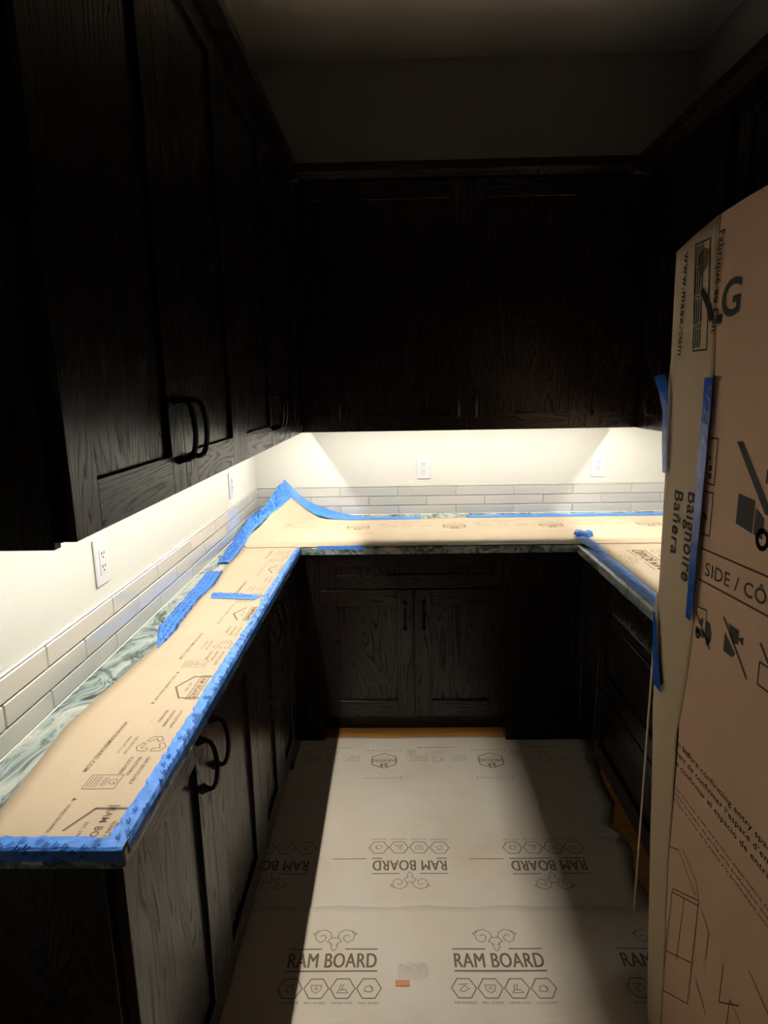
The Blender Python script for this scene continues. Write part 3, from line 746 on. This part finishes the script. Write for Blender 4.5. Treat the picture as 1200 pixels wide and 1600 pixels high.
for x in (.766, 1.229, .303):      # upside down for the viewer
  p = Pr(); pattern_f(p, -x, 1.406); p.line([(-x+.146, 1.374), (-x+.26, 1.374)], .003)
  p.build('printed_logo', INKF, f1, lambda s, t: (-s, -t, .0017+.0014+.0012*math.sin(-s*11-t*5)*math.sin(-t*8)), ok=lambda s, t: okr(-s, -t))
print_a(-4, 0, -.670+.457, INKF, f1, lambda s, t: (-s, -.525-t, .0017+.0014+.0012*math.sin(-s*11+(-.525-t)*5)*math.sin((-.525-t)*8)), lambda s, t: okr(-s, -.525-t))
# torn flap at right edge and wrinkle along the seam
mb = MB(); mb.grid([[(1.42+.012*i, -1.245-.002*i+.03*math.sin(i*.45), .006+.010*math.sin(i/8*PI)), (1.425+.0125*i, -1.262-.004*i, .0055)] for i in range(9)])
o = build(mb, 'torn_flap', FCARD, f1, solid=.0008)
mb = MB(); mb.grid([[(1.485+.012*i, -1.300+.02*math.sin(i*.6), .006+.016*math.sin(i/6*PI)), (1.470+.0125*i, -1.275, .0055)] for i in range(6)])
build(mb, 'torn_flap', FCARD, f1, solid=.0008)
# scrap of clear film with a small orange label
t = empty('film_scrap', (.757, -1.80, .0095), 'small crinkled clear film scrap with orange label on the near floor board', 'scrap')
rnd = random.Random(12); mb = MB(); rr = []
for i in range(9):
    rr.append([(.722+.080*j/8+.004*rnd.random(), -1.815+.050*i/8+.006*rnd.random(), .0095+.016*rnd.random()*math.sin(i/8*PI)) for j in range(9)])
mb.grid(rr); build(mb, 'film', FILM, t, solid=.0002)
mb = MB(); mb.box(.718, .756, -1.832, -1.815, .0092, .0098); build(mb, 'orange_label', ORANGE, t)
# ------------------------------------------------------------------ tall carton (side plane faces the aisle)
XB = 1.4220
def ztop(y): return interp([(-1.60, 1.885), (-1.70, 1.900), (-1.80, 1.915), (-1.96, 1.921), (-2.6, 1.925)], y)
car = empty('appliance_carton', (1.77, -2.12, .012), 'tall brown cardboard appliance carton with black printing filling the right side', 'carton')
def carton_panel(name, pts, d, m=BCARD): mb = MB(); mb.prism(pts, d); return build(mb, name, m, car)
carton_panel('near_panel', [(XB+.0055, -2.555, .012), (2.13, -2.555, .012), (2.13, -2.555, 1.92), (XB+.0055, -2.555, 1.92)], (0, -.005, 0))
carton_panel('top_flap', [(XB+.0055, -1.706, 1.888), (2.13, -1.706, 1.888), (2.13, -2.554, 1.915), (XB+.0055, -2.554, 1.915)], (0, 0, .004))
carton_panel('corner_board', [(1.4285, -1.618, .012), (1.4285, -1.618, 1.02), (1.4325, -1.600, 1.02), (1.4325, -1.600, .012)], (.0022, 0, 0), EDGE)['label'] = 'thin pale board edge standing beside the carton corner'
SL = .045
def cx(z): return XB-.075*max(0, (.75-z)/.75)**1.3
def spread(y, z):      # carry a point of the upright plane x=1.42 onto the bulging lower side
    yp, zp = y, z
    for _ in range(8):
        k = (cx(zp)-.7399)/(1.42-.7399); zp = 1.5715+(z-1.5715)*k; yp = -3.185+(y+3.185)*k
    return yp, zp
def box_fn(y, z):
    yp, zp = spread(-y, z+SL*(y-1.82)); return (cx(zp)-.0007, yp, zp)
mb = MB(); rr = []
for i in range(49):
    q = i/48; r = []
    for j in range(9):
        y0_ = spread(-1.785, ztop(-1.8)*q*1.08-.15)[0]-.012 if q < .5 else -1.672; y_ = y0_+(-2.56-y0_)*j/8; z_ = .0120+(ztop(y_)-.0120)*q; r.append((cx(z_), y_, z_))
    rr.append(r)
mb.grid(rr); build(mb, 'side_panel', BCARD, car, solid=.004, facing=(-1, 0, 0))
carton_panel('far_panel', [(1.52, -1.700, .012), (2.13, -1.700, .012), (2.13, -1.700, 1.89), (XB+.0055, -1.700, 1.89), (XB+.0055, -1.700, 1.0), (1.52, -1.700, 1.0)], (0, -.005, 0))
def pz(L): return [(-a, b-SL*(-a-1.82)) for a, b in L]      # measured world points -> print space
p = Pr()
p.text('SIDE / CÔTÉ', 1.866, 1.150, .031, .285, .008, 'l')
p.build('printed_lettering', INKG, car, box_fn)
p = Pr(); p.line([(1.82, 1.206), (2.50, 1.206)], .0042); p.line([(1.82, 1.134), (2.50, 1.134)], .0042)
p.build('printed_lines', INKN, car, box_fn); p = Pr()
for a, b, c, d in ((1.80, 1.352, 1.8705, 1.451), (1.80, 1.239, 1.8705, 1.334)): p.line([(a, b), (c, b), (c, d), (a, d)], .004, True)
p.rect(1.842, 1.363, 1.856, 1.375); p.rect(1.842, 1.381, 1.856, 1.392); p.rect(1.838, 1.405, 1.848, 1.411)
p.quad([(1.834, 1.290), (1.846, 1.284), (1.856, 1.272), (1.836, 1.274)]); p.rect(1.846, 1.296, 1.850, 1.299); p.rect(1.852, 1.290, 1.856, 1.293)
# second pair of symbols further along the panel
p.line([(2.20, 1.24), (2.29, 1.24), (2.29, 1.45), (2.20, 1.45)], .004, True)
p.build('printed_symbols', INKN, car, box_fn)
p = Pr()
p.text('G', 1.835, 1.7005, .074, .072, .022, 'l')
p.build('printed_letter', INKG, car, box_fn)
# clamp-truck symbol
p = Pr()
p.quad([(1.943, 1.448), (1.963, 1.449), (2.085, 1.318), (2.060, 1.318)])
p.quad([(1.967, 1.285), (1.967, 1.346), (2.026, 1.340), (2.026, 1.275)]); p.quad([(2.030, 1.275), (2.030, 1.325), (2.060, 1.31), (2.060, 1.27)])
p.rect(2.052, 1.375, 2.057, 1.402); p.arc(2.060, 1.270, .017, 0, 2*PI, .010, 14)
p.build('printed_symbol', INKG, car, box_fn)
# row of small warning symbols
p = Pr()
p.line([(1.815, 1.080), (1.912, .994)], .005); p.line([(1.846, 1.070), (1.888, 1.074), (1.889, 1.020)], .003); p.quad([(1.889, 1.052), (1.906, 1.050), (1.916, 1.028), (1.914, 1.008), (1.889, 1.010)])
p.rect(1.846, 1.008, 1.885, 1.024); p.arc(1.858, 1.008, .008, 0, 2*PI, .006, 10); p.arc(1.902, 1.006, .006, 0, 2*PI, .005, 10); p.rect(1.866, 1.035, 1.877, 1.050)
p.build('printed_symbol', INKG, car, box_fn)
p = Pr()
p.line([(1.958, 1.082), (2.057, .990)], .006)
p.quad([(1.977, 1.076), (2.016, 1.074), (2.018, 1.045), (1.998, 1.040)]); p.quad([(1.967, 1.054), (1.967, 1.012), (2.000, 1.010), (2.012, 1.022)]); p.quad([(2.016, 1.058), (2.034, 1.066), (2.034, 1.048)])
p.build('printed_symbol', INKG, car, box_fn)
p = Pr()
p.line([(2.090, 1.075), (2.190, .98)], .006); p.line([(2.093, .995), (2.150, .995), (2.150, 1.040), (2.093, 1.040)], .004, True)
p.build('printed_symbol', INKG, car, box_fn)
p = Pr()
p.text('en before confirming entry space', 1.797, .7005, .0150, .405, .012, 'l')
p.text('avant de confirmer l\u2019espace d\u2019entrée', 1.794, .6745, .0150, .440, .012, 'l')
p.text('de confirmar el espacio de entrada', 1.797, .6475, .0150, .425, .012, 'l')
for i in range(3): p.text(('Check doorway width and product depth before delivery at home', 'Vérifiez la largeur de porte et la profondeur avant la livraison', 'Verifique el ancho de la puerta y la profundidad antes de la entrega')[i], 1.797, .588-i*.0165, .0076, .52, .004, 'l')
p.build('printed_paragraph', INKB, car, box_fn, ok=lambda y, z: y > 1.675)
p = Pr()
R_ = [[(1.849, .327), (1.965, .403)], [(1.847, .315), (1.970, .393)], [(1.846, .322), (1.836, .005)], [(1.968, .400), (1.963, .111)], [(1.905, .352), (1.895, .165)], [(1.844, .135), (1.967, .232)],
      [(1.836, .005), (1.962, .111)], [(1.791, .404), (1.860, .447)], [(1.862, .445), (1.952, .405)], [(1.880, .462), (1.950, .44), (1.972, .402)], [(1.985, .395), (2.020, .372), (2.018, .30)],
      [(1.985, .215), (2.040, .175)], [(2.085, .36), (2.083, .26), (2.150, .33)], [(2.166, .436), (2.30, .39)], [(2.120, .31), (2.110, .10)], [(2.120, .31), (2.30, .26)], [(1.99, .205), (2.03, .185)]]
for L in R_: p.line([(a, b-.045*(a-1.82)) for a, b in L], .0026)
p.build('printed_drawing', INKN, car, box_fn, label='thin brown line drawing')
# ---- second sheet wrapped over the carton's corner
edge_t = [(1.879, -1.602), (1.629, -1.615), (1.567, -1.612), (1.329, -1.632), (.976, -1.646), (.725, -1.658), (.371, -1.703), (.096, -1.737), (-.182, -1.775)]
rb_t = [(1.915, -1.806), (1.83, -1.800), (1.58, -1.832), (1.345, -1.834), (1.05, -1.840), (.88, -1.826), (.727, -1.800), (.372, -1.812), (-.079, -1.850), (-.182, -1.86)]
edge_t = [spread(y, z)[::-1] for z, y in edge_t]; rb_t = [spread(y, z)[::-1] for z, y in rb_t]
def xs_(u, z): return cx(z)-.0016-.004*math.sin(u*PI)-.0008*math.sin(z*6+u*2)*u*(1-u)*4
t = empty('wrapped_carton_sheet', (1.42, -1.72, .012), 'lighter tan cardboard sheet wrapped over the far corner of the tall carton, printed sideways', 'cardboard')
mb = MB(); rr = []
for i in range(61):
    zz = .012+1.866*i/60; r = []
    for j in range(13):
        u = j/12; ye = interp(edge_t, zz); yr = interp(rb_t, zz)
        z = zz if zz < 1.5 else zz+(zz-1.5)/.38*.034*u
        r.append((xs_(u, z), ye+(yr-ye)*u, z))
    rr.append(r)
mb.grid(rr); build(mb, 'sheet', TCARD, t, solid=.0020, smooth=True, facing=(-1, 0, 0))
mb = MB(); mb.grid([[(x, interp(edge_t, z)-.0005, z) for x in (1.4235, 1.60)] for z in frange(1.03, 1.872, 12)])
build(mb, 'folded_edge', TCARD, t, solid=.003)
def strip_fn(a, b):  # a along -z reading, b towards -y ; print space: s = 2-z , t = -y
    z = 2-a; y = -b; u = min(1, max(0, (y-interp(edge_t, z))/(interp(rb_t, z)-interp(edge_t, z))))
    return (xs_(u, z)-.0009, y, z)
p = Pr()
p.text('www.maax.com', 2-1.866, 1.652, .028, .232, .016, 'l')
p.text('Fabriqué au Canada', 2-1.878, 1.802, .024, .245, .012, 'l')
p.line([(2-1.872, 1.704), (2-1.872, 1.768), (2-1.640, 1.790), (2-1.640, 1.732)], .0035, True)
p.line([(2-1.757, 1.722), (2-1.757, 1.775)], .002)
for i in range(4):
    q = 1.712+i*.0095
    for (a, b) in ((.135, .175), (.18, .236), (.25, .31), (.315, .352)): p.line([(a, q+(a-.13)*.08), (b, q+(b-.13)*.08)], .0044)
p.text('Bañera', 2-1.316, 1.700, .045, .158, .016, 'l')
p.text('Baignoire', 2-1.322, 1.766, .045, .212, .016, 'l')
p.build('printed_lettering', INKB, t, strip_fn, ok=lambda a, b: not (b > 1.80 and (.33 < a < .40)))
p = Pr()  # distorted stroke of the large letter
p.line([(1.752, 1.765), (1.775, 1.742), (1.790, 1.722), (1.800, 1.704)], .016); 
p.build('printed_stroke', INKB, t, lambda y, z: (xs_(.8, z)-.0012, -y, z))
p = Pr(); p.quad([(1.803, 1.692), (1.838, 1.690), (1.838, 1.710), (1.803, 1.706)])
p.build('printed_symbols', INKB, car, lambda y, z: (XB-.0012, -y, z))
# tear hole showing darker board
p = Pr(); p.quad([(1.722, 1.845), (1.745, 1.858), (1.768, 1.850), (1.765, 1.815), (1.742, 1.800), (1.728, 1.815)])
p.build('torn_patch', mat('torn_brown_core', (.16, .085, .035), .9), t, lambda y, z: (xs_(.7, z)-.0006, -y, z))
p = Pr(); p.line([(1.618, 1.688), (1.70, 1.690), (1.775, 1.702)], .003)
p.build('crease', EDGE, t, lambda y, z: (xs_(.5, z)-.0015, -y, z))
# blue tapes on the carton
def vtape(label, rows_, m, seed, jag=.001):
    o = ribbon('masking_tape', rows_, seed=seed, cols=3, marks=False, nz=.0012, jag=jag, mt=m, up=Vector((-1, 0, 0)))
    return tag(o, label, 'tape', 'blue tape strips on the tall carton')
XT = 1.4085
vtape('long vertical blue tape strip down the middle of the tall carton', [[(XT, -1.812, 1.580), (XT, -1.848, 1.580)], [(XT, -1.813, 1.30), (XT, -1.847, 1.30)], [(XT, -1.817, 1.035), (XT, -1.842, 1.035)]], TAPED, 51, .0006)
vtape('blue tape flaring off the far upper edge of the tall carton', [[(1.395, -1.575, 1.585), (1.408, -1.612, 1.592)], [(1.402, -1.600, 1.545), (1.409, -1.634, 1.555)], [(1.409, -1.612, 1.50), (1.410, -1.640, 1.50)], [(1.410, -1.618, 1.42), (1.4085, -1.648, 1.42)], [(1.410, -1.632, 1.350), (1.4085, -1.655, 1.350)]], TAPED, 52)
vtape('blue tape hanging on the far edge of the tall carton beside the counter', [[(1.411, -1.638, .985), (1.409, -1.652, .985)], [(1.411, -1.642, .93), (1.409, -1.675, .93)], [(1.412, -1.652, .86), (1.408, -1.700, .86)], [(1.413, -1.665, .790), (1.407, -1.725, .795)]], TAPED, 53)
